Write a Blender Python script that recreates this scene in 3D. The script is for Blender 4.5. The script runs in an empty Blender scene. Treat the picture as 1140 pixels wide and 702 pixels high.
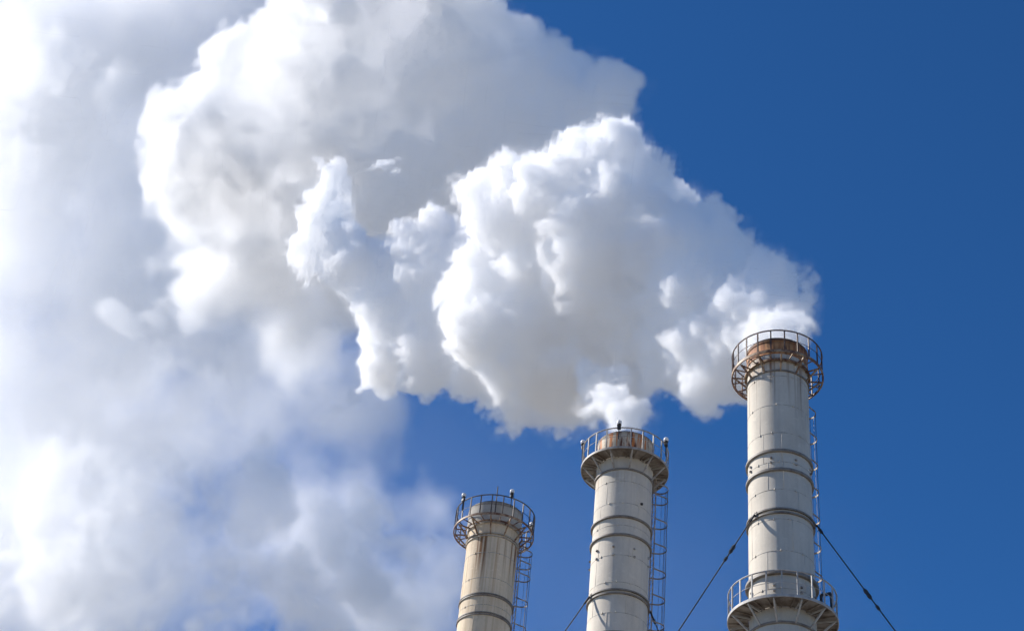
import bpy, bmesh, math, random
import numpy as np
from mathutils import Matrix, Vector

S = bpy.context.scene
C = S.collection
PI = math.pi
R = math.radians

# ------------------------------------------------------------------ camera
W, H, F = 1140, 702, 1850.0                     # photograph size and focal length in its pixels
_up = Vector((245, 2231, -F)).normalized()      # world up, seen in camera axes (the chimneys converge there)
_fw = Vector((0, 0, -1))
_yc = (_fw - _up * _fw.dot(_up)).normalized()
_xc = _yc.cross(_up)
ROT = Matrix((_xc, _yc, _up))
EYE = Vector((0, 0, 1.7))
cam = bpy.data.objects.new('camera', bpy.data.cameras.new('camera'))
C.objects.link(cam)
S.camera = cam
cam.matrix_world = Matrix.Translation(EYE) @ ROT.to_4x4()
cam.data.sensor_width = 36
cam.data.lens = 36 * F / W
cam.data.clip_end = 20000

# ------------------------------------------------------------------ sky, sun, exposure
SUN = Vector((-math.cos(R(20)) * math.cos(R(38)), math.sin(R(20)) * math.cos(R(38)), math.sin(R(38))))
wd = bpy.data.worlds.new('World')
S.world = wd
wd.use_nodes = True
sk = wd.node_tree.nodes.new('ShaderNodeTexSky')
sk.sky_type = 'NISHITA'
sk.sun_disc = False
sk.sun_elevation = math.asin(SUN.z)
sk.sun_rotation = math.atan2(SUN.x, SUN.y)
sk.altitude = 1000
sk.air_density = 0.8
sk.dust_density = 0.0
sk.ozone_density = 9.0
bg = wd.node_tree.nodes['Background']
bg.inputs[1].default_value = 0.09
hs = wd.node_tree.nodes.new('ShaderNodeHueSaturation')
hs.inputs['Saturation'].default_value = 1.12
wd.node_tree.links.new(sk.outputs[0], hs.inputs['Color'])
wd.node_tree.links.new(hs.outputs[0], bg.inputs[0])
sl = bpy.data.lights.new('sun', 'SUN')
sl.energy = 4.6
sl.angle = R(0.5)
sl.color = (1.0, 0.955, 0.895)
so = bpy.data.objects.new('sun', sl)
C.objects.link(so)
so.rotation_euler = (-SUN).to_track_quat('-Z', 'Y').to_euler()
S.view_settings.view_transform = 'Standard'
S.view_settings.look = 'None'
S.view_settings.gamma = 1
S.view_settings.exposure = 0.62
S.cycles.use_denoising = True
S.cycles.max_bounces = 72
S.cycles.volume_bounces = 72
S.cycles.transparent_max_bounces = 256
S.cycles.diffuse_bounces = 4
S.cycles.use_adaptive_sampling = True
S.cycles.adaptive_threshold = 0.04
S.cycles.time_limit = 600
S.cycles.volume_step_rate = 1.6


def at(px, py, r):
    """the point r metres from the camera along the ray of a pixel of the photograph"""
    return EYE + (ROT @ Vector((px - W / 2, H / 2 - py, -F)).normalized()) * r


# ------------------------------------------------------------------ small helpers
def tag(o, label=None, cat=None, group=None, kind=None):
    for k, v in (('label', label), ('category', cat), ('group', group), ('kind', kind)):
        if v:
            o[k] = v
    return o


def obj(name, bm, mats, parent=None, smooth=False):
    me = bpy.data.meshes.new(name)
    bm.to_mesh(me)
    bm.free()
    if not isinstance(mats, (list, tuple)):
        mats = [mats]
    for m in mats:
        me.materials.append(m)
    if smooth:
        me.polygons.foreach_set('use_smooth', [True] * len(me.polygons))
    o = bpy.data.objects.new(name, me)
    C.objects.link(o)
    if parent:
        o.parent = parent
    return o


def lathe(bm, prof, n=96, closed=False, mat=0):
    """spin a list of (radius, z) round the z axis"""
    rings = [[bm.verts.new((r * math.sin(2 * PI * k / n), -r * math.cos(2 * PI * k / n), z)) for k in range(n)] for r, z in prof]
    m = len(rings)
    for j in range(m if closed else m - 1):
        a, b = rings[j], rings[(j + 1) % m]
        for k in range(n):
            f = bm.faces.new((a[k], a[(k + 1) % n], b[(k + 1) % n], b[k]))
            f.material_index = mat


def hoop(bm, r0, r1, z0, z1, n=96, mat=0):
    lathe(bm, [(r0, z0), (r1, z0), (r1, z1), (r0, z1)], n, True, mat)


def tube(bm, pts, r, n=8, closed=False):
    pts = [Vector(p) for p in pts]
    m = len(pts)
    prev = None
    rings = []
    for i, p in enumerate(pts):
        if closed:
            t = pts[(i + 1) % m] - pts[i - 1]
        else:
            t = pts[min(i + 1, m - 1)] - pts[max(i - 1, 0)]
        t.normalize()
        ref = prev if prev is not None else (Vector((0, 0, 1)) if abs(t.z) < .9 else Vector((1, 0, 0)))
        a = (ref - t * ref.dot(t)).normalized()
        prev = a
        b = t.cross(a)
        rings.append([bm.verts.new(p + (a * math.cos(2 * PI * k / n) + b * math.sin(2 * PI * k / n)) * r) for k in range(n)])
    for j in range(m if closed else m - 1):
        q, s = rings[j], rings[(j + 1) % m]
        for k in range(n):
            bm.faces.new((q[k], q[(k + 1) % n], s[(k + 1) % n], s[k]))
    if not closed:
        bm.faces.new(rings[0][::-1])
        bm.faces.new(rings[-1])


def bar(bm, p, q, w, h, side=None):
    """a straight bar of section w x h from p to q"""
    p, q = Vector(p), Vector(q)
    t = (q - p).normalized()
    side = Vector(side) if side is not None else (Vector((0, 0, 1)) if abs(t.z) < .9 else Vector((1, 0, 0)))
    a = (side - t * side.dot(t)).normalized()
    b = t.cross(a)
    v = [bm.verts.new(c + a * (sx * h / 2) + b * (sy * w / 2)) for c in (p, q) for sx, sy in ((-1, -1), (1, -1), (1, 1), (-1, 1))]
    for f in ((3, 2, 1, 0), (4, 5, 6, 7), (0, 1, 5, 4), (1, 2, 6, 5), (2, 3, 7, 6), (3, 0, 4, 7)):
        bm.faces.new([v[i] for i in f])


def ball(bm, c, r, sz=1.0, n=10):
    g = bmesh.ops.create_uvsphere(bm, u_segments=n * 2, v_segments=n, radius=r)
    for v in g['verts']:
        v.co = Vector((v.co.x, v.co.y, v.co.z * sz)) + Vector(c)


def pol(r, deg, z):
    """chimney axes: 0 degrees faces the camera, positive turns to the right"""
    a = R(deg)
    return Vector((r * math.sin(a), -r * math.cos(a), z))


# ------------------------------------------------------------------ materials
def new_mat(name):
    m = bpy.data.materials.new(name)
    m.use_nodes = True
    t = m.node_tree
    return m, t, t.nodes['Principled BSDF'], t.nodes.new, t.links.new


def ramp(t, src, stops):
    r = t.nodes.new('ShaderNodeValToRGB')
    e = r.color_ramp.elements
    while len(e) < len(stops):
        e.new(0.5)
    for i, (p, c) in enumerate(stops):
        e[i].position = p
        e[i].color = c if len(c) == 4 else (*c, 1)
    t.links.new(src, r.inputs[0])
    return r.outputs[0]


def mixc(t, fac, a, b, mode='MIX'):
    m = t.nodes.new('ShaderNodeMix')
    m.data_type = 'RGBA'
    m.blend_type = mode
    for s, v in ((m.inputs[0], fac), (m.inputs[6], a), (m.inputs[7], b)):
        if isinstance(v, bpy.types.NodeSocket):
            t.links.new(v, s)
        elif isinstance(v, (int, float)):
            s.default_value = v
        else:
            s.default_value = (*v, 1)
    return m.outputs[2]


def noise(t, vec, scale, detail=4, rough=.55):
    n = t.nodes.new('ShaderNodeTexNoise')
    n.inputs['Scale'].default_value = scale
    n.inputs['Detail'].default_value = detail
    n.inputs['Roughness'].default_value = rough
    t.links.new(vec, n.inputs['Vector'])
    return n.outputs[0]


def mapped(t, scale, loc=(0, 0, 0)):
    tc = t.nodes.new('ShaderNodeTexCoord')
    mp = t.nodes.new('ShaderNodeMapping')
    mp.inputs['Scale'].default_value = scale
    mp.inputs['Location'].default_value = loc
    t.links.new(tc.outputs['Object'], mp.inputs['Vector'])
    return mp.outputs[0]


def band_mask(t, lo, hi, soft):
    """1 between two heights of the object, fading at the ends"""
    tc = t.nodes.new('ShaderNodeTexCoord')
    sx = t.nodes.new('ShaderNodeSeparateXYZ')
    t.links.new(tc.outputs['Object'], sx.inputs[0])
    out = []
    for a, b in ((lo - soft, lo + soft), (hi + soft * .2, hi - soft * .2)):
        mr = t.nodes.new('ShaderNodeMapRange')
        mr.inputs[1].default_value = a
        mr.inputs[2].default_value = b
        t.links.new(sx.outputs[2], mr.inputs[0])
        out.append(mr.outputs[0])
    m = t.nodes.new('ShaderNodeMath')
    m.operation = 'MULTIPLY'
    t.links.new(out[0], m.inputs[0])
    t.links.new(out[1], m.inputs[1])
    return m.outputs[0]


def mul(t, a, b):
    m = t.nodes.new('ShaderNodeMath')
    m.operation = 'MULTIPLY'
    for s, v in ((m.inputs[0], a), (m.inputs[1], b)):
        if isinstance(v, (int, float)):
            s.default_value = v
        else:
            t.links.new(v, s)
    return m.outputs[0]


def paint(name, base, dirt, seed, streak=.35, rust=None, chips=0.0):
    """weathered white paint on a steel shell: cloudy tone, vertical run-off streaks, lighter patched spots,
    rust runs below given heights, chipped spots"""
    m, t, p, N, L = new_mat(name)
    big = noise(t, mapped(t, (1, 1, .6), (seed, 0, 0)), .9, 5)
    col = ramp(t, big, [(.3, tuple(c * .86 for c in base)), (.5, base), (.72, tuple(min(1, c * 1.07) for c in base))])
    st = noise(t, mapped(t, (3.2, 3.2, .1), (0, seed, 0)), 1.6, 6, .6)
    col = mixc(t, mul(t, ramp(t, st, [(.47, (0, 0, 0)), (.72, (1, 1, 1))]), streak), col, dirt)
    fine = noise(t, mapped(t, (6, 6, 3), (seed, seed, 0)), 2.2, 8, .7)
    col = mixc(t, mul(t, ramp(t, fine, [(.52, (0, 0, 0)), (.66, (1, 1, 1))]), .22), col, tuple(c * .62 for c in base))
    pt = noise(t, mapped(t, (2.2, 2.2, 4.5), (seed * 2, 0, 1)), 1.3, 2, .4)
    col = mixc(t, mul(t, ramp(t, pt, [(.66, (0, 0, 0)), (.69, (1, 1, 1))]), .4), col, tuple(min(1, c * 1.16) for c in base))
    if rust:
        for lo, hi, amt, rc in rust:
            rn = noise(t, mapped(t, (3.0, 3.0, .05), (seed * 3, lo, 0)), 1.5, 3, .5)
            k = mul(t, mul(t, ramp(t, rn, [(.53, (0, 0, 0)), (.66, (1, 1, 1))]), band_mask(t, lo, hi, (hi - lo) * .45)), amt)
            col = mixc(t, k, col, rc)
    if chips:
        ch = noise(t, mapped(t, (3, 3, 3), (seed, 1, 5)), 1.9, 9, .75)
        col = mixc(t, mul(t, ramp(t, ch, [(.655, (0, 0, 0)), (.675, (1, 1, 1))]), chips), col, (.07, .05, .04))
    L(col, p.inputs['Base Color'])
    p.inputs['Roughness'].default_value = .8
    p.inputs['Specular IOR Level'].default_value = .25
    bp = N('ShaderNodeBump')
    bp.inputs['Strength'].default_value = .25
    bp.inputs['Distance'].default_value = .02
    L(big, bp.inputs['Height'])
    L(bp.outputs[0], p.inputs['Normal'])
    return m


def steel(name, base, other, scale=5.0, lo=.42, hi=.62, rough=.6, stretch=(1, 1, 1), metal=0.0):
    m, t, p, N, L = new_mat(name)
    n1 = noise(t, mapped(t, stretch), scale, 6, .65)
    col = mixc(t, ramp(t, n1, [(lo, (0, 0, 0)), (hi, (1, 1, 1))]), base, other)
    L(col, p.inputs['Base Color'])
    p.inputs['Roughness'].default_value = rough
    p.inputs['Metallic'].default_value = metal
    return m


RUSTC = (.20, .075, .03)
DKRUST = (.07, .028, .015)
M_shell_right = paint('white_paint_right', (.54, .485, .40), (.36, .32, .27), 3.1, .32,
                      [(46.2, 48.6, .75, (.16, .10, .06)), (47.4, 48.8, .6, RUSTC)], .15)
M_shell_mid = paint('white_paint_middle', (.57, .51, .42), (.38, .34, .29), 7.7, .30,
                    [(45.6, 46.6, .55, (.34, .22, .13))], .25)
M_shell_left = paint('cream_paint_left', (.66, .53, .37), (.38, .27, .16), 12.3, .6,
                     [(44.6, 48.05, 1.0, (.34, .17, .065)), (46.2, 48.05, .95, (.20, .09, .035))], .85)
M_seam = steel('weld_dirt', (.24, .215, .18), (.49, .445, .38), 4.0)
M_band = steel('band_steel', (.21, .185, .155), (.125, .10, .08), 3.0, .45, .65)
M_band_cream = steel('band_cream', (.40, .35, .28), (.20, .15, .10), 3.0, .45, .7)
M_rust_rail = steel('rusty_rail', (.12, .06, .036), (.045, .028, .022), 5.0)
M_rust_ring = steel('rusty_cream_ring', (.36, .25, .15), (.13, .055, .025), 3.2, .40, .56)
M_pale_rail = steel('pale_rail', (.36, .33, .29), (.17, .13, .10), 4.0, .48, .7)
M_white_rail = steel('white_rail', (.40, .38, .35), (.22, .19, .165), 4.0, .45, .7)
M_dark_rail = steel('dark_rail', (.10, .075, .06), (.055, .04, .033), 4.0)
M_deck = steel('deck_plate', (.25, .215, .18), (.11, .078, .055), 1.6, .42, .62)
M_cage = steel('cage_steel', (.33, .265, .20), (.16, .09, .055), 4.0, .45, .65)
M_black = steel('black_steel', (.02, .02, .022), (.035, .03, .028), 6.0)
M_inner = steel('soot', (.03, .027, .025), (.06, .045, .035), 4.0)
M_cable = steel('cable_steel', (.035, .033, .035), (.06, .055, .05), 10.0, rough=.5)
M_lens = steel('lamp_glass', (.78, .76, .74), (.62, .58, .55), 8.0, rough=.25)
M_lug = steel('lug_steel', (.42, .40, .37), (.13, .105, .09), 3.0, .45, .6)


def rim_mat(name, base, r1, r2, seed, lo, hi, zmid, topc):
    """painted mouth ring with vertical rust runs and a dark burnt upper edge"""
    m, t, p, N, L = new_mat(name)
    c0 = noise(t, mapped(t, (1, 1, 1), (seed, 0, 0)), 2.0, 5)
    col = ramp(t, c0, [(.3, tuple(c * .7 for c in base)), (.6, base)])
    s1 = noise(t, mapped(t, (2.6, 2.6, .22), (seed, 2, 0)), 1.7, 4, .55)
    col = mixc(t, ramp(t, s1, [(lo, (0, 0, 0)), (hi, (1, 1, 1))]), col, r1)
    s2 = noise(t, mapped(t, (2.6, 2.6, .3), (seed, 2, 0)), 1.7, 7, .7)
    col = mixc(t, ramp(t, s2, [(lo + .06, (0, 0, 0)), (hi + .05, (1, 1, 1))]), col, r2)
    e = noise(t, mapped(t, (2, 2, 2), (0, seed, 0)), 2.0, 4)
    top = mul(t, band_mask(t, zmid, zmid + 4, .16), ramp(t, e, [(.3, (.55, .55, .55)), (.6, (1, 1, 1))]))
    col = mixc(t, top, col, topc)
    L(col, p.inputs['Base Color'])
    p.inputs['Roughness'].default_value = .75
    return m


M_rim_right = rim_mat('rusty_rim', (.50, .24, .09), (.32, .115, .035), (.07, .03, .016), 4.2, .46, .60, 49.3, (.035, .022, .016))
M_rim_mid = rim_mat('streaked_rim', (.56, .48, .36), (.52, .17, .04), (.12, .035, .015), 9.0, .475, .55, 48.62, (.13, .10, .08))
M_rim_left = rim_mat('worn_rim', (.44, .40, .34), (.36, .29, .21), (.15, .10, .06), 2.0, .58, .68, 49.93, (.09, .075, .06))

# ------------------------------------------------------------------ ground
gm, gt, gp, gN, gL = new_mat('gravel_ground')
gn = noise(gt, mapped(gt, (1, 1, 1)), .25, 8, .65)
gL(ramp(gt, gn, [(.35, (.15, .14, .12)), (.55, (.24, .225, .20)), (.7, (.30, .29, .26))]), gp.inputs['Base Color'])
gp.inputs['Roughness'].default_value = .95
bm = bmesh.new()
bmesh.ops.create_grid(bm, x_segments=40, y_segments=40, size=6000)
tag(obj('ground', bm, gm), 'pale gravel yard around the chimney feet', 'ground', None, 'structure')


# ------------------------------------------------------------------ chimneys
def make_shaft(root, mat, z_top, seams, rad=1.35, seed=0):
    rnd = random.Random(seed)
    bm = bmesh.new()
    lathe(bm, [(rad + .25, 0), (rad + .25, .5), (rad, .55), (rad, z_top)], 128)
    for i, z in enumerate(seams):                          # weld beads of the shell courses
        hoop(bm, rad - .01, rad + .006, z - .012, z + .012, 128, 1)
        zn = seams[i + 1] if i + 1 < len(seams) else z - 1.5
        for a in (rnd.uniform(-75, -15), rnd.uniform(5, 75), rnd.uniform(100, 250)):
            bar(bm, pol(rad + .001, a, z - .014), pol(rad + .001, a, zn + .014), .016, .010, pol(1, a, 0))
        for a in (-42 + rnd.uniform(-14, 14), -8 + rnd.uniform(-8, 8), 30 + rnd.uniform(-14, 14)):
            bar(bm, pol(rad, a, z + .05), pol(rad, a, z - .05), .05, .05, pol(1, a, 0))
    return obj('shaft', bm, [mat, M_seam], root, True)


def auto_smooth(o):
    """flat shading where faces meet sharply"""
    me = o.data
    bm = bmesh.new()
    bm.from_mesh(me)
    for e in bm.edges:
        if len(e.link_faces) == 2 and e.calc_face_angle(0) > R(35):
            e.smooth = False
    bm.to_mesh(me)
    bm.free()


def band(root, z, r, h, mat, rin=1.345, name='stiffener_band'):
    bm = bmesh.new()
    if h > .09:                                            # an angle section: flange and web
        lathe(bm, [(rin, z - h / 2), (r - .02, z - h / 2), (r, z - h / 2 + .02), (r, z + h / 2 - .02), (r - .02, z + h / 2), (rin, z + h / 2)], 128, True)
    else:
        hoop(bm, rin, r, z - h / 2, z + h / 2, 128)
    o = obj(name, bm, mat, root, True)
    auto_smooth(o)
    return o


def platform(root, z, rp, rin, solid, rail_h, n_post, post_ph, n_br, br_ph, z_br, m_ring, m_rail, m_post, m_brk, ring_h=.10, mid=(.5,), skip=()):
    """round gallery: ring or plate, posts, rails and slanted brackets down to the shell"""
    bm = bmesh.new()
    hoop(bm, rp - .045, rp, z - ring_h, z + .0, 128)
    if solid:
        hoop(bm, rin, rp - .047, z - .035, z - .022, 96)
        for k in range(n_br * 2):
            a = br_ph + (k + .5) * 180 / n_br
            bar(bm, pol(rin, a, z - .066), pol(rp - .05, a, z - .066), .05, .055)
    else:
        hoop(bm, rin, rin + .06, z - ring_h, z, 128)
        for k in range(n_br):                              # light floor bars between the two rings
            a = br_ph + (k + .5) * 360 / n_br
            bar(bm, pol(rin + .05, a, z - .05), pol(rp - .05, a, z - .05), .03, .05)
    pf = obj('platform', bm, [M_deck if solid else m_ring], root, False)
    bm = bmesh.new()
    hoop(bm, rp - .01, rp + .012, z - ring_h - .004, z + .03, 128)
    obj('edge_ring', bm, m_ring, pf)
    for k in range(n_post):
        a = post_ph + k * 360 / n_post
        if any(lo < (a + 180) % 360 - 180 < hi for lo, hi in skip):
            continue
        bm = bmesh.new()
        bar(bm, pol(rp - .03, a, z - ring_h * .9), pol(rp - .03, a, z + rail_h - .02), .055, .05, pol(1, a, 0))
        obj('post', bm, m_post, pf)
    bm = bmesh.new()
    tube(bm, [pol(rp - .03, k * 3.75, z + rail_h) for k in range(96)], .032, 8, True)
    obj('handrail', bm, m_rail, pf, True)
    for f in mid:
        bm = bmesh.new()
        tube(bm, [pol(rp - .03, k * 3.75, z + rail_h * f) for k in range(96)], .014, 6, True)
        obj('mid_rail', bm, m_rail, pf, True)
    for k in range(n_br):
        a = br_ph + k * 360 / n_br
        bm = bmesh.new()
        bar(bm, pol(1.34, a, z - ring_h - .03), pol(rp - .06, a, z - ring_h - .03), .05, .06)
        bar(bm, pol(1.36, a, z_br), pol(rp - .10, a, z - ring_h - .02), .065, .065)
        obj('bracket', bm, m_brk, pf)
    return pf


def ladder(root, a, z0, z1, hoops, mat, hoop_h=.055, straps=(-60, -30, 0, 30, 60), r_st=1.35 + .2):
    """caged ladder on the shell at azimuth a"""
    bm = bmesh.new()
    e, t = pol(1, a, 0), pol(1, a + 90, 0)
    for s in (-1, 1):
        b = e * r_st + t * (.22 * s)
        bar(bm, b + Vector((0, 0, z0)), b + Vector((0, 0, z1)), .05, .02, t)
        z = z1 - .4
        while z > z0:
            bar(bm, e * 1.33 + t * (.22 * s) + Vector((0, 0, z)), b + Vector((0, 0, z)), .04, .02)
            z -= 2.7
    z = z1 - .1
    while z > z0:
        tube(bm, [e * r_st - t * .22 + Vector((0, 0, z)), e * r_st + t * .22 + Vector((0, 0, z))], .013, 6)
        z -= .3
    la = obj('ladder', bm, mat, root)
    cc = e * (r_st + .30)

    def arc(u):                                            # U-shaped hoop outline, u in -1..1
        if abs(u) > .6:
            k = (abs(u) - .6) / .4
            return e * (r_st + .30 - .42 * k) + t * (math.copysign(.37 + .11 * k, u))
        th = u / .6 * PI / 2
        return e * (r_st + .30 + .38 * math.cos(th)) + t * (.37 * math.sin(th))
    for hz in hoops:
        bm = bmesh.new()
        pts = [arc(-1 + 2 * i / 28) + Vector((0, 0, hz)) for i in range(29)]
        for i in range(28):
            p, q = pts[i], pts[i + 1]
            d = (q - p).normalized()
            bar(bm, p - d * .006, q + d * .006, hoop_h, .022, d.cross(Vector((0, 0, 1))))
        obj('cage_hoop', bm, mat, la)
    for s in straps:
        u = s / 90 * .6
        p = arc(u) * 1.0
        bm = bmesh.new()
        p = p - (p - cc).normalized() * .012
        bar(bm, p + Vector((0, 0, hoops[-1] - .05)), p + Vector((0, 0, hoops[0] + .05)), .014, .012, p - cc)
        obj('cage_strap', bm, M_dark_rail, la)
    return la


def lamp(root, rp, a, z_rail, drop=.0, mat=None, h=.24):
    """aviation warning lamp on a short stem above the handrail"""
    bm = bmesh.new()
    bar(bm, pol(rp + .02, a, z_rail - .55 - drop), pol(rp + .02, a, z_rail + h - drop), .045, .045)
    bar(bm, pol(rp + .02, a, z_rail + .02 - drop), pol(rp + .02, a, z_rail + .16 - drop), .17, .13, pol(1, a, 0))
    lm = obj('warning_lamp', bm, M_black if mat is None else mat, root)
    bm = bmesh.new()
    ball(bm, pol(rp + .02, a, z_rail + h + .02 - drop), .11, .7)
    obj('lamp_base', bm, M_black, lm, True)
    bm = bmesh.new()
    ball(bm, pol(rp + .02, a, z_rail + h + .16 - drop), .125, 1.05)
    obj('lamp_globe', bm, M_lens, lm, True)


def mouth(root, prof, mat, zi):
    bm = bmesh.new()
    lathe(bm, prof, 128)
    o = obj('mouth_rim', bm, mat, root, True)
    auto_smooth(o)
    r, z = prof[-1]
    bm = bmesh.new()
    lathe(bm, [(r - .03, z - .002), (1.25, z - .4), (1.25, zi)], 96)
    bmesh.ops.create_circle(bm, cap_ends=True, segments=96, radius=1.25, matrix=Matrix.Translation((0, 0, zi)))
    obj('flue_lining', bm, M_inner, o)
    bm = bmesh.new()
    hoop(bm, r - .03, r + .004, z - .004, z + .012, 128)
    obj('lip', bm, M_inner, o)
    return o


def lugs(root, zs, angles, mat=None, s=.10):
    for z in zs:
        for a in angles:
            bm = bmesh.new()
            bar(bm, pol(1.34, a, z), pol(1.42, a, z), s, s)
            bar(bm, pol(1.42, a, z), pol(1.45, a, z), s * .6, s * .6)
            obj('lug', bm, mat or M_lug, root)


def clamp(root, a, z, r=1.44):
    bm = bmesh.new()
    e, t = pol(1, a, 0), pol(1, a + 90, 0)
    c = e * r + Vector((0, 0, z))
    for s in (-1, 1):
        bar(bm, c + t * .05 * s - e * .05 + Vector((0, 0, .16)), c + t * .05 * s - e * .05 - Vector((0, 0, .16)), .02, .14, e)
    bar(bm, c - t * .09 + e * .03, c + t * .09 + e * .03, .05, .05)
    obj('cable_clamp', bm, M_band, root)


def chimney(name, x, y, label):
    o = bpy.data.objects.new(name, None)
    C.objects.link(o)
    o.location = (x, y, 0)
    o.rotation_euler = (0, 0, -math.atan2(x, y))
    return tag(o, label, 'chimney', 'power station chimneys')


# right chimney
cr = chimney('chimney', 12.22, 58.85, 'right white steel chimney with rusty open ring gallery above and pale railed platform below')
make_shaft(cr, M_shell_right, 48.62, [47.35, 45.77, 44.27, 42.75, 41.35, 39.88, 38.36, 36.6, 34.3, 32.6, 31.0], seed=1)
mouth(cr, [(1.345, 48.60), (1.38, 48.62), (1.38, 48.72), (1.37, 48.74), (1.37, 49.30), (1.40, 49.32), (1.40, 49.46)], M_rim_right, 47.5)
for z, r, h in ((48.20, 1.40, .05), (47.64, 1.41, .07), (43.31, 1.45, .14), (42.34, 1.45, .14), (40.36, 1.44, .07), (40.17, 1.44, .07),
                (37.30, 1.50, .16), (35.05, 1.43, .10), (33.4, 1.44, .12)):
    band(cr, z, r, h, M_band)
platform(cr, 48.27, 2.05, 1.41, False, 1.13, 21, 10, 12, 6, 47.62, M_rust_ring, M_rust_rail, M_rust_rail, M_rust_ring, .11, (.52,))
platform(cr, 35.80, 2.22, 1.36, True, 1.12, 22, 0, 12, 21, 35.02, M_white_rail, M_white_rail, M_white_rail, M_white_rail, .09, (.5,))
lugs(cr, (42.95, 42.72), (-62, -14, 31, 72), M_lug, .085)
lugs(cr, (36.75, 36.5), (-62, -13, 34, 75), M_lug, .085)
ladder(cr, 132, 37.0, 48.3, [47.3 - .2 - 1.42 * k for k in range(8)], M_cage, .075, r_st=1.35 + .1)
bm = bmesh.new()                                           # black frame standing on the lower platform
g0 = pol(1.62, 72, 35.83)
gt_, ge_ = pol(1, 72, 0), pol(1, 162, 0)
for p, q in (((0, 0), (0, .95)), ((.0, .95), (.42, .95)), ((.42, .95), (.42, 0)), ((0, .03), (.42, .03))):
    bar(bm, g0 + gt_ * p[0] + Vector((0, 0, p[1])), g0 + gt_ * q[0] + Vector((0, 0, q[1])), .10, .10)
obj('black_frame', bm, M_black, cr)
for a in (-45, 80, 200):
    clamp(cr, a, 40.27)

# middle chimney
cm = chimney('chimney', 6.21, 66.11, 'middle white steel chimney with rust streaked mouth above a solid round platform')
make_shaft(cm, M_shell_mid, 47.6, [46.52, 45.83, 44.62, 43.39, 41.8, 40.39, 38.84, 37.2, 35.6, 34.0], seed=2)
mouth(cm, [(1.345, 47.55), (1.36, 47.60), (1.37, 48.58), (1.385, 48.60), (1.385, 48.68)], M_rim_mid, 46.5)
for z, r, h in ((46.50, 1.42, .08), (43.84, 1.45, .11), (42.87, 1.45, .11), (39.98, 1.44, .07), (39.80, 1.44, .07), (37.85, 1.45, .11)):
    band(cm, z, r, h, M_band)
platform(cm, 47.27, 2.10, 1.36, True, 1.12, 22, 6, 12, 9, 46.5, M_pale_rail, M_pale_rail, M_pale_rail, M_pale_rail, .08, (.55,), ((-22, -5),))
lamp(cm, 2.08, -10, 48.39, .12)
lamp(cm, 2.08, 66, 48.39, .10)
lamp(cm, 2.08, -82, 48.39, .12, M_pale_rail)
lugs(cm, (42.23, 41.8), (-95, -52, -14, 27, 70), M_lug, .09)
lugs(cm, (44.78,), (39,), M_black, .10)
ladder(cm, 108, 30.0, 47.3, [46.75] + [46.1 - 1.36 * k for k in range(11)], M_cage, .065)
for a in (-60, 100):
    clamp(cm, a, 39.89)

# left chimney
cl = chimney('chimney', 0.30, 75.56, 'cream stained chimney leftmost of the three, with open ring gallery and dark peeling spots')
make_shaft(cl, M_shell_left, 48.72, [46.95, 45.45, 43.87, 42.3, 40.7, 39.1], seed=3)
mouth(cl, [(1.345, 48.70), (1.35, 48.74), (1.45, 49.0), (1.45, 49.9), (1.46, 49.93), (1.46, 50.02)], M_rim_left, 48.0)
band(cl, 48.74, 1.39, .05, M_band_cream)
band(cl, 48.10, 1.43, .07, M_band_cream)
band(cl, 47.95, 1.41, .06, M_band_cream)
for z in (44.51, 44.40, 43.42, 43.31):
    band(cl, z, 1.41, .06, M_band)
platform(cl, 48.85, 2.14, 1.48, False, 1.14, 22, 9, 12, -7, 48.05, M_rust_ring, M_dark_rail, M_dark_rail, M_rust_ring, .07, (.5,))
lamp(cl, 2.12, -57, 49.97, .0)
lamp(cl, 2.12, 20, 49.97, .0)
lamp(cl, 2.12, 112, 49.97, .1)
bm = bmesh.new()
tube(bm, [pol(1.47, -2, 49.2), pol(1.47, -2, 50.95)], .03, 8)
obj('lightning_rod', bm, M_dark_rail, cl)
ladder(cl, 106, 34.0, 48.9, [48.2, 47.45] + [46.7 - 1.5 * k for k in range(8)], M_cage, .065)


# ------------------------------------------------------------------ guy cables
def guy(root, a, z, e, label, marks):
    """steel cable from a clamp on a chimney down to the ground, sagging a little, with insulators along it"""
    base = Matrix.Translation(root.location) @ Matrix.Rotation(root.rotation_euler.z, 4, 'Z')
    p0 = base @ pol(1.50, a, z)
    d = (base.to_3x3() @ pol(1, a, 0)) * math.cos(R(e)) - Vector((0, 0, math.sin(R(e))))
    n = p0.z / math.sin(R(e))
    o = bpy.data.objects.new('guy_cable', None)
    C.objects.link(o)
    o.location = p0 + d * n
    tag(o, label, 'cable', 'guy cables of the chimneys')

    def pt(s):
        k = s / n
        return p0 + d * s - Vector((0, 0, 1.0 * k * (1 - k) * .6)) - o.location
    bm = bmesh.new()
    tube(bm, [pt(n * i / 40) for i in range(41)], .028, 8)
    obj('cable', bm, M_cable, o, True)
    for s, big in marks:
        bm = bmesh.new()
        dr = (pt(s + .1) - pt(s - .1)).normalized()
        L = .26 if big else .12
        r_ = .085 if big else .07
        pts = [pt(s) + dr * (L * u) for u in (-1, -.7, -.3, .3, .7, 1)]
        for i in range(5):
            tube(bm, [pts[i], pts[i + 1]], r_ * (.7, 1, .85, 1, .7)[i], 8)
        obj('insulator', bm, M_black, o)
    bm = bmesh.new()
    tube(bm, [pt(.02), pt(.5)], .045, 8)
    obj('socket', bm, M_black, o)
    bm = bmesh.new()
    bar(bm, pt(n - .3), pt(n - .3) + Vector((0, 0, -.6)), .5, .5)
    obj('anchor_block', bm, gm, o)


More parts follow.
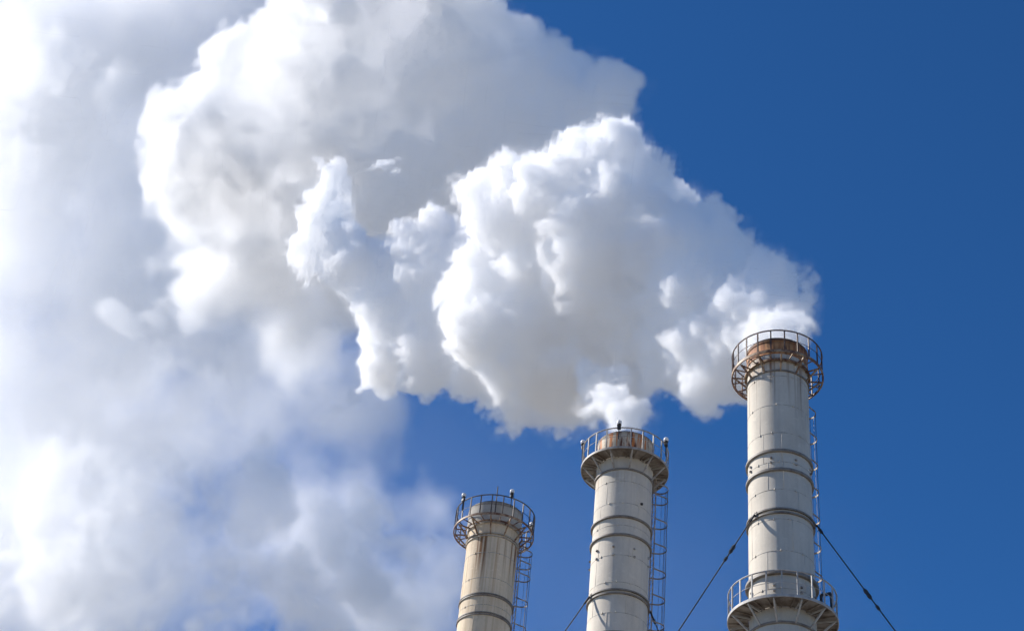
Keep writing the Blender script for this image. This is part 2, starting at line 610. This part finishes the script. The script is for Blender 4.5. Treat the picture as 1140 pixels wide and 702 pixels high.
guy(cr, -45, 40.27, 60, 'dark cable slanting down to the left from the double band of the right chimney', ((2.55, 1), (3.25, 0)))
guy(cr, 80, 40.27, 60.5, 'dark cable slanting down to the right from the right chimney, far right of the photo', ((.35, 0), (3.95, 1), (4.7, 0)))
guy(cm, -60, 39.89, 62, 'dark cable slanting down to the left from the double band of the middle chimney', ())
guy(cm, 100, 39.89, 66, 'short dark cable seen beside the ladder at the right edge of the middle chimney', ((.5, 0),))


# ------------------------------------------------------------------ steam (real volumes of varying density)
def vnoise(sh, vox, scale, rng, octs=3, gain=.5):
    """smooth fractal noise on a grid of voxels"""
    out = np.zeros(sh, np.float32)
    amp, tot = 1.0, 0.0
    for o in range(octs):
        f = scale / 2 ** o
        if f < vox * 1.2:
            break
        a = rng.standard_normal([int(n * vox / f) + 5 for n in sh]).astype(np.float32)
        for ax in range(3):
            x = np.arange(sh[ax]) * vox / f + 1
            i = x.astype(int)
            t = (x - i).astype(np.float32)
            w = [(1 - t) ** 3 / 6, (3 * t ** 3 - 6 * t ** 2 + 4) / 6, (-3 * t ** 3 + 3 * t ** 2 + 3 * t + 1) / 6, t ** 3 / 6]
            s = [1, 1, 1]
            s[ax] = -1
            a = sum(np.take(a, i - 1 + k, axis=ax) * w[k].reshape(s) for k in range(4))
        out += amp * 2.2 * a
        tot += amp * amp
        amp *= gain
    return out / math.sqrt(tot)


def sdf(mn, vox, sh, sph, far):
    """distance to a heap of spheres, negative inside"""
    d = np.full(sh, far, np.float32)
    ax = [mn[k] + vox * np.arange(sh[k], dtype=np.float32) for k in range(3)]
    for s in sph:
        rg = [(max(0, int((s[k] - s[3] - far - mn[k]) / vox)), min(sh[k], int((s[k] + s[3] + far - mn[k]) / vox) + 2)) for k in range(3)]
        if any(a >= b for a, b in rg):
            continue
        (a0, b0), (a1, b1), (a2, b2) = rg
        q = np.sqrt(((ax[0][a0:b0] - s[0]) ** 2)[:, None, None] + ((ax[1][a1:b1] - s[1]) ** 2)[None, :, None] + ((ax[2][a2:b2] - s[2]) ** 2)[None, None, :]) - s[3]
        v = d[a0:b0, a1:b1, a2:b2]
        np.minimum(v, q, out=v)
    return d


def bud(par, n, lo, hi, seed, off):
    """smaller billows growing on the outside of bigger ones"""
    out = []
    P = np.array(par)
    for x, y, z, r in par:
        rng = np.random.default_rng([seed, int(abs(x) * 997), int(abs(y) * 997), int(abs(z) * 997)])
        v = rng.standard_normal((n, 3))
        v /= np.linalg.norm(v, axis=1)[:, None]
        for d in v:
            rr = r * rng.uniform(lo, hi)
            c = np.array((x, y, z)) + d * r * off
            dd = (np.sqrt(((P[:, :3] - c) ** 2).sum(1)) - P[:, 3]).min()
            if dd < -rr * .75 and dd < -r * .3:
                continue
            out.append((*c, rr))
    return out


def warp(d, vox, rng, amps):
    """push the grid about with smooth noise, so that no sphere stays a sphere"""
    sh = d.shape
    c = []
    for k in range(3):
        o = np.arange(sh[k], dtype=np.float32).reshape([-1 if k == j else 1 for j in range(3)]) + np.zeros(sh, np.float32)
        for s, am in amps:
            o += vnoise(sh, vox, s, rng, 2, .5) * (am / vox)
        c.append(np.clip(o, 0, sh[k] - 1.01))
    i = [x.astype(np.int32) for x in c]
    f = [a - b for a, b in zip(c, i)]
    fl = np.ascontiguousarray(d).ravel()
    st = (sh[1] * sh[2], sh[2], 1)
    base = i[0] * st[0] + i[1] * st[1] + i[2]
    out = np.zeros(sh, np.float32)
    for a in (0, 1):
        for b in (0, 1):
            for e in (0, 1):
                w = (f[0] if a else 1 - f[0]) * (f[1] if b else 1 - f[1]) * (f[2] if e else 1 - f[2])
                out += w * fl[base + a * st[0] + b * st[1] + e]
    return out


def steam_mat(name, dens, g):
    m = bpy.data.materials.new(name)
    m.use_nodes = True
    t = m.node_tree
    t.nodes.clear()
    o = t.nodes.new('ShaderNodeOutputMaterial')
    v = t.nodes.new('ShaderNodeVolumePrincipled')
    v.inputs['Color'].default_value = (1, 1, 1, 1)
    v.inputs['Density'].default_value = dens
    v.inputs['Anisotropy'].default_value = g
    t.links.new(v.outputs[0], o.inputs['Volume'])
    return m


def volume(name, mn, vox, dens, mat, label):
    """an object whose geometry nodes turn a table of densities into a fog grid"""
    sh = dens.shape
    mn = tuple(float(v) for v in mn)
    me = bpy.data.meshes.new(name)
    me.vertices.add(dens.size)
    me.attributes.new('steam', 'FLOAT', 'POINT').data.foreach_set('value', np.ascontiguousarray(dens.transpose(2, 1, 0), dtype=np.float32).ravel())
    me.materials.append(mat)
    ob = bpy.data.objects.new(name, me)
    C.objects.link(ob)
    g = bpy.data.node_groups.new(name, 'GeometryNodeTree')
    g.interface.new_socket('Geometry', in_out='INPUT', socket_type='NodeSocketGeometry')
    g.interface.new_socket('Geometry', in_out='OUTPUT', socket_type='NodeSocketGeometry')
    n, L = g.nodes.new, g.links.new
    gi, go = n('NodeGroupInput'), n('NodeGroupOutput')

    def vm(op, src, val):
        q = n('ShaderNodeVectorMath')
        q.operation = op
        L(src, q.inputs[0])
        if op == 'SCALE':
            q.inputs['Scale'].default_value = val
        elif val is not None:
            q.inputs[1].default_value = val
        return q.outputs['Value' if op == 'DOT_PRODUCT' else 'Vector']
    v = vm('SUBTRACT', n('GeometryNodeInputPosition').outputs[0], mn)
    v = vm('FLOOR', vm('ADD', vm('SCALE', v, 1 / vox), (.5, .5, .5)), None)
    idx = vm('DOT_PRODUCT', v, (1, sh[0], sh[0] * sh[1]))
    na = n('GeometryNodeInputNamedAttribute')
    na.data_type = 'FLOAT'
    na.inputs[0].default_value = 'steam'
    si = n('GeometryNodeSampleIndex')
    si.data_type, si.domain = 'FLOAT', 'POINT'
    L(gi.outputs[0], si.inputs['Geometry'])
    L(na.outputs[0], si.inputs['Value'])
    L(idx, si.inputs['Index'])
    vc = n('GeometryNodeVolumeCube')
    L(si.outputs[0], vc.inputs['Density'])
    vc.inputs['Min'].default_value = mn
    vc.inputs['Max'].default_value = tuple(mn[k] + vox * (sh[k] - 1) for k in range(3))
    for k, a in enumerate('XYZ'):
        vc.inputs['Resolution ' + a].default_value = sh[k]
    sm = n('GeometryNodeSetMaterial')
    sm.inputs['Material'].default_value = mat
    L(vc.outputs[0], sm.inputs[0])
    L(sm.outputs[0], go.inputs[0])
    ob.modifiers.new('fog', 'NODES').node_group = g
    return tag(ob, label, 'haze' if name == 'haze' else 'steam', None, 'stuff')


def to_world(lst, k):
    out = []
    for px, py, r, rad in lst:
        p = at(px, py, r)
        out.append((p.x, p.y, p.z, rad * r / F * k))
    return out


def grid_box(L, pad, vox):
    A = np.array(L)
    mn = (A[:, :3] - A[:, 3:4] * pad).min(0)
    mx = (A[:, :3] + A[:, 3:4] * pad).max(0)
    return mn, tuple(int(v) for v in np.ceil((mx - mn) / vox))


def plume(name, lst, vox, edge, mat, label, seed, wa, counts, fine, halo, k=.8, pad=1.4, soft=None):
    rng = np.random.default_rng(seed)
    L0 = to_world(lst, k)
    La = bud(L0, counts[0], .36, .6, seed, .7)
    L1 = bud(L0 + La, counts[1], .16, .34, seed + 1, .92)
    L2 = bud(L1, counts[2], .25, .5, seed + 2, .9)
    mn, sh = grid_box(L0, pad, vox)
    d = sdf(mn, vox, sh, L0 + La + L1 + L2, halo[0] + .3)
    d = warp(d, vox, rng, wa)
    off = d > halo[0] * .85
    for s, a in fine:
        d += (.6 - np.abs(vnoise(sh, vox, s, rng, 2))) * a
    d[off] = halo[0] + .3
    e = np.float32(edge)
    if soft:                                               # older steam lower down has lost its edge: (height, height span, edge there)
        z = (mn[2] + vox * np.arange(sh[2], dtype=np.float32))[None, None, :] + vnoise(sh, vox, 9, rng, 2) * 2
        u = np.clip((soft[0] - z) / soft[1], 0, 1)
        e = edge + (soft[2] - edge) * u
    dens = np.clip(-d / e, 0, 1)
    hn = np.clip(vnoise(sh, vox, halo[1], rng, 5, .7) * .8 + .2, 0, 1.5)
    dens = np.maximum(dens, np.clip((halo[0] - d) / halo[0], 0, 1) ** 2 * hn * halo[2])
    print(name, sh, dens.size, len(La), len(L1), len(L2))
    return volume(name, mn, vox, dens, mat, label)


near = [(866, 376, 77.2, 18), (860, 368, 78.6, 23), (850, 364, 81, 30), (874, 348, 82, 20), (884, 338, 84.5, 24), (858, 318, 86.5, 38), (840, 348, 85.5, 50), (800, 395, 87.7, 60), (770, 305, 90.5, 78),
        (760, 390, 91.5, 58), (715, 330, 94.9, 92), (700, 250, 94.5, 82), (775, 272, 90.4, 38), (665, 200, 95.7, 60), (690, 178, 94.6, 40), (640, 300, 96.9, 70), (610, 240, 96.7, 62),
        (560, 265, 98.1, 44), (535, 235, 98.3, 30), (580, 215, 97.4, 38), (545, 330, 99.2, 62), (600, 375, 98.8, 92), (640, 420, 97.4, 62), (590, 432, 98.9, 48), (690, 420, 95.6, 50), (535, 405, 100.3, 46),
        (480, 395, 102.7, 48), (435, 400, 105.1, 42), (430, 350, 105.1, 45), (470, 310, 103.8, 46), (482, 250, 102.2, 24), (470, 270, 103.3, 32), (400, 290, 107.4, 38), (362, 250, 109.7, 36), (345, 285, 109.8, 24), (376, 210, 109.6, 26),
        (430, 296, 106.1, 34), (428, 192, 109, 9), (437, 189, 109, 12), (446, 183, 109, 9), (500, 350, 102.6, 48), (515, 290, 101.5, 40),
        (691, 476, 82.2, 10), (688, 464, 84.2, 17), (678, 450, 86.5, 26), (664, 436, 90, 30), (640, 400, 93.4, 30), (704, 462, 85, 18), (668, 432, 88.7, 15), (648, 416, 89.8, 17)]
plume('steam_plume', near, .098, .26, steam_mat('steam', 2.0, .05), 'dense billowing white steam pouring from the middle and right chimneys', 17,
      [(3.5, .45), (1.4, .28), (.6, .13)], (12, 30, 7), [(1.8, .22), (.9, .24), (.45, .19), (.25, .1)], (.8, 1.3, .07), .91)
far = [(325, 55, 161, 40), (300, 50, 161, 30), (350, 60, 162, 35), (262, 90, 162, 48), (225, 130, 162, 48), (205, 165, 162, 38), (215, 215, 162, 40), (225, 265, 162, 40),
       (260, 160, 163, 80), (300, 220, 164, 80), (340, 130, 164, 90), (400, 90, 163, 90), (430, 170, 163, 110), (520, 70, 160, 80), (560, 130, 157, 80), (600, 95, 156, 60), (620, 120, 154, 55),
       (560, 60, 158, 55), (665, 125, 151, 46), (690, 118, 150, 22), (640, 180, 151, 70), (480, 230, 157, 100), (380, 260, 162, 90), (300, 310, 163, 80), (420, 330, 158, 80),
       (420, 20, 163, 70), (490, -20, 161, 70), (530, 25, 160, 45), (350, -20, 164, 70), (330, 370, 163, 70), (250, 320, 166, 55)]
plume('steam_plume', far, .24, .45, steam_mat('steam_far', .75, .08), 'older broad steam drifting behind the bright billow at upper left', 8,
      [(6, 1.2), (2.4, .55), (1.1, .24)], (9, 26, 4), [(3, .4), (1.4, .36), (.75, .22)], (1.6, 3.0, .03), .86, 1.4, (109, 14, 8.0))
cloud = [(60, 60, 285, 150, 1.2), (60, 220, 283, 70, .8), (10, 90, 285, 140, 1.2), (150, 110, 285, 140, 1), (40, 230, 290, 150, 1.2), (130, 240, 285, 130, 1), (20, 380, 290, 170, 1.2), (60, 500, 290, 150, 1), (240, 520, 268, 105, .6), (140, 400, 282, 190, 1.1),
         (220, 400, 270, 170, 1), (300, 420, 258, 135, .8), (350, 470, 255, 100, .42), (30, 600, 285, 170, 1.1), (140, 620, 285, 180, 1), (60, 690, 285, 150, 1), (250, 610, 278, 130, .8),
         (330, 630, 270, 125, .85), (420, 640, 267, 105, .75), (455, 595, 264, 75, .6), (400, 690, 270, 115, .75), (480, 650, 264, 55, .4), (210, -10, 270, 170, 1.1), (350, -30, 262, 150, .7),
         (330, 200, 285, 170, .8), (400, 300, 282, 130, .6), (180, 330, 262, 130, .9), (240, 380, 248, 110, .75), (330, 390, 248, 75, .55), (190, 690, 280, 95, .9), (260, 700, 276, 80, .7), (120, 110, 262, 45, .5), (130, 380, 250, 50, .5)]
veil = [(40, 330, 300, 230), (40, 540, 300, 230), (190, 470, 296, 190), (120, 150, 300, 230), (290, 540, 290, 150), (220, 680, 290, 120)]
rng = np.random.default_rng(9)
vox = .5
VL = to_world(veil, 1)
wisp = [(130, 105, 250, 30), (128, 85, 250, 20), (25, 100, 250, 52), (60, 60, 252, 36), (20, 160, 252, 40), (110, 366, 240, 26), (140, 378, 240, 22), (180, 392, 240, 22), (215, 380, 240, 26), (250, 345, 240, 30),
        (406, 474, 238, 13), (403, 496, 238, 10), (230, 560, 240, 40), (290, 560, 240, 45), (430, 572, 240, 36), (470, 590, 240, 24), (380, 600, 240, 48), (320, 640, 240, 60), (420, 650, 240, 48), (250, 650, 240, 60),
        (60, 640, 245, 90), (40, 560, 245, 70), (130, 690, 245, 80), (350, 690, 242, 60), (140, 560, 245, 60)]
WL = to_world(wisp, 1.15)
CL = [(*to_world([c[:4]], 1)[0], c[4]) for c in cloud]
mn, sh = grid_box([c[:4] for c in CL] + WL, .85, vox)
d = np.zeros(sh, np.float32)
ax = [mn[k] + vox * np.arange(sh[k], dtype=np.float32) for k in range(3)]
for x, y, z, r_, w in CL:
    q = (((ax[0] - x) ** 2)[:, None, None] + ((ax[1] - y) ** 2)[None, :, None] + ((ax[2] - z) ** 2)[None, None, :]) / r_ / r_
    d += w * np.clip(1 - q, 0, 1) ** 1.5
v = np.zeros(sh, np.float32)
for x, y, z, r_ in VL:
    q = (((ax[0] - x) ** 2)[:, None, None] + ((ax[1] - y) ** 2)[None, :, None] + ((ax[2] - z) ** 2)[None, None, :]) / r_ / r_
    v = np.maximum(v, np.clip(1 - q, 0, 1))
w = np.zeros(sh, np.float32)
for x, y, z, r_ in WL:
    q = (((ax[0] - x) ** 2)[:, None, None] + ((ax[1] - y) ** 2)[None, :, None] + ((ax[2] - z) ** 2)[None, None, :]) / r_ / r_
    w = np.maximum(w, np.clip(1 - q, 0, 1))
w = warp(w, vox, rng, [(10, 2.6), (4, 1.2), (2, .5)])
d = warp(d, vox, rng, [(18, 5), (7.5, 2.4), (3, .9)])
n = .55 * np.abs(vnoise(sh, vox, 11, rng, 5, .62)) + .35 * vnoise(sh, vox, 22, rng, 2, .5) - .42
fib = np.abs(vnoise(sh, vox, 4.5, rng, 4, .72)) - .6
dens = np.clip(d * (.95 + .85 * n) + (.22 * n + .13 * fib) * np.clip(d * 4, 0, 1) - .15, 0, 1.7) + .09 * v * (1 + .8 * n)
dens = np.maximum(dens, 0) + 2.4 * np.clip((w * 1.3 + .6 * n + .55 * fib - .42) * 1.6, 0, 1) * np.clip(w * 3, 0, 1)
print('cloud', sh, dens.size)
volume('steam_cloud', mn, vox, dens, steam_mat('steam_cloud', .095, .12), 'pale hazy cloud of dispersed steam filling the left side')

HZ = to_world([(560, 690, 330, 330), (420, 520, 330, 300), (300, 640, 330, 300), (760, 720, 330, 300)], 1)
mn, sh = grid_box(HZ, 1.0, 3.0)
ax = [mn[k] + 3.0 * np.arange(sh[k], dtype=np.float32) for k in range(3)]
v = np.zeros(sh, np.float32)
for x, y, z, r_ in HZ:
    q = (((ax[0] - x) ** 2)[:, None, None] + ((ax[1] - y) ** 2)[None, :, None] + ((ax[2] - z) ** 2)[None, None, :]) / r_ / r_
    v += np.clip(1 - q, 0, 1) ** 2
volume('haze', mn, 3.0, v, steam_mat('thin_haze', .00055, .3), 'thin pale haze low in the blue sky')
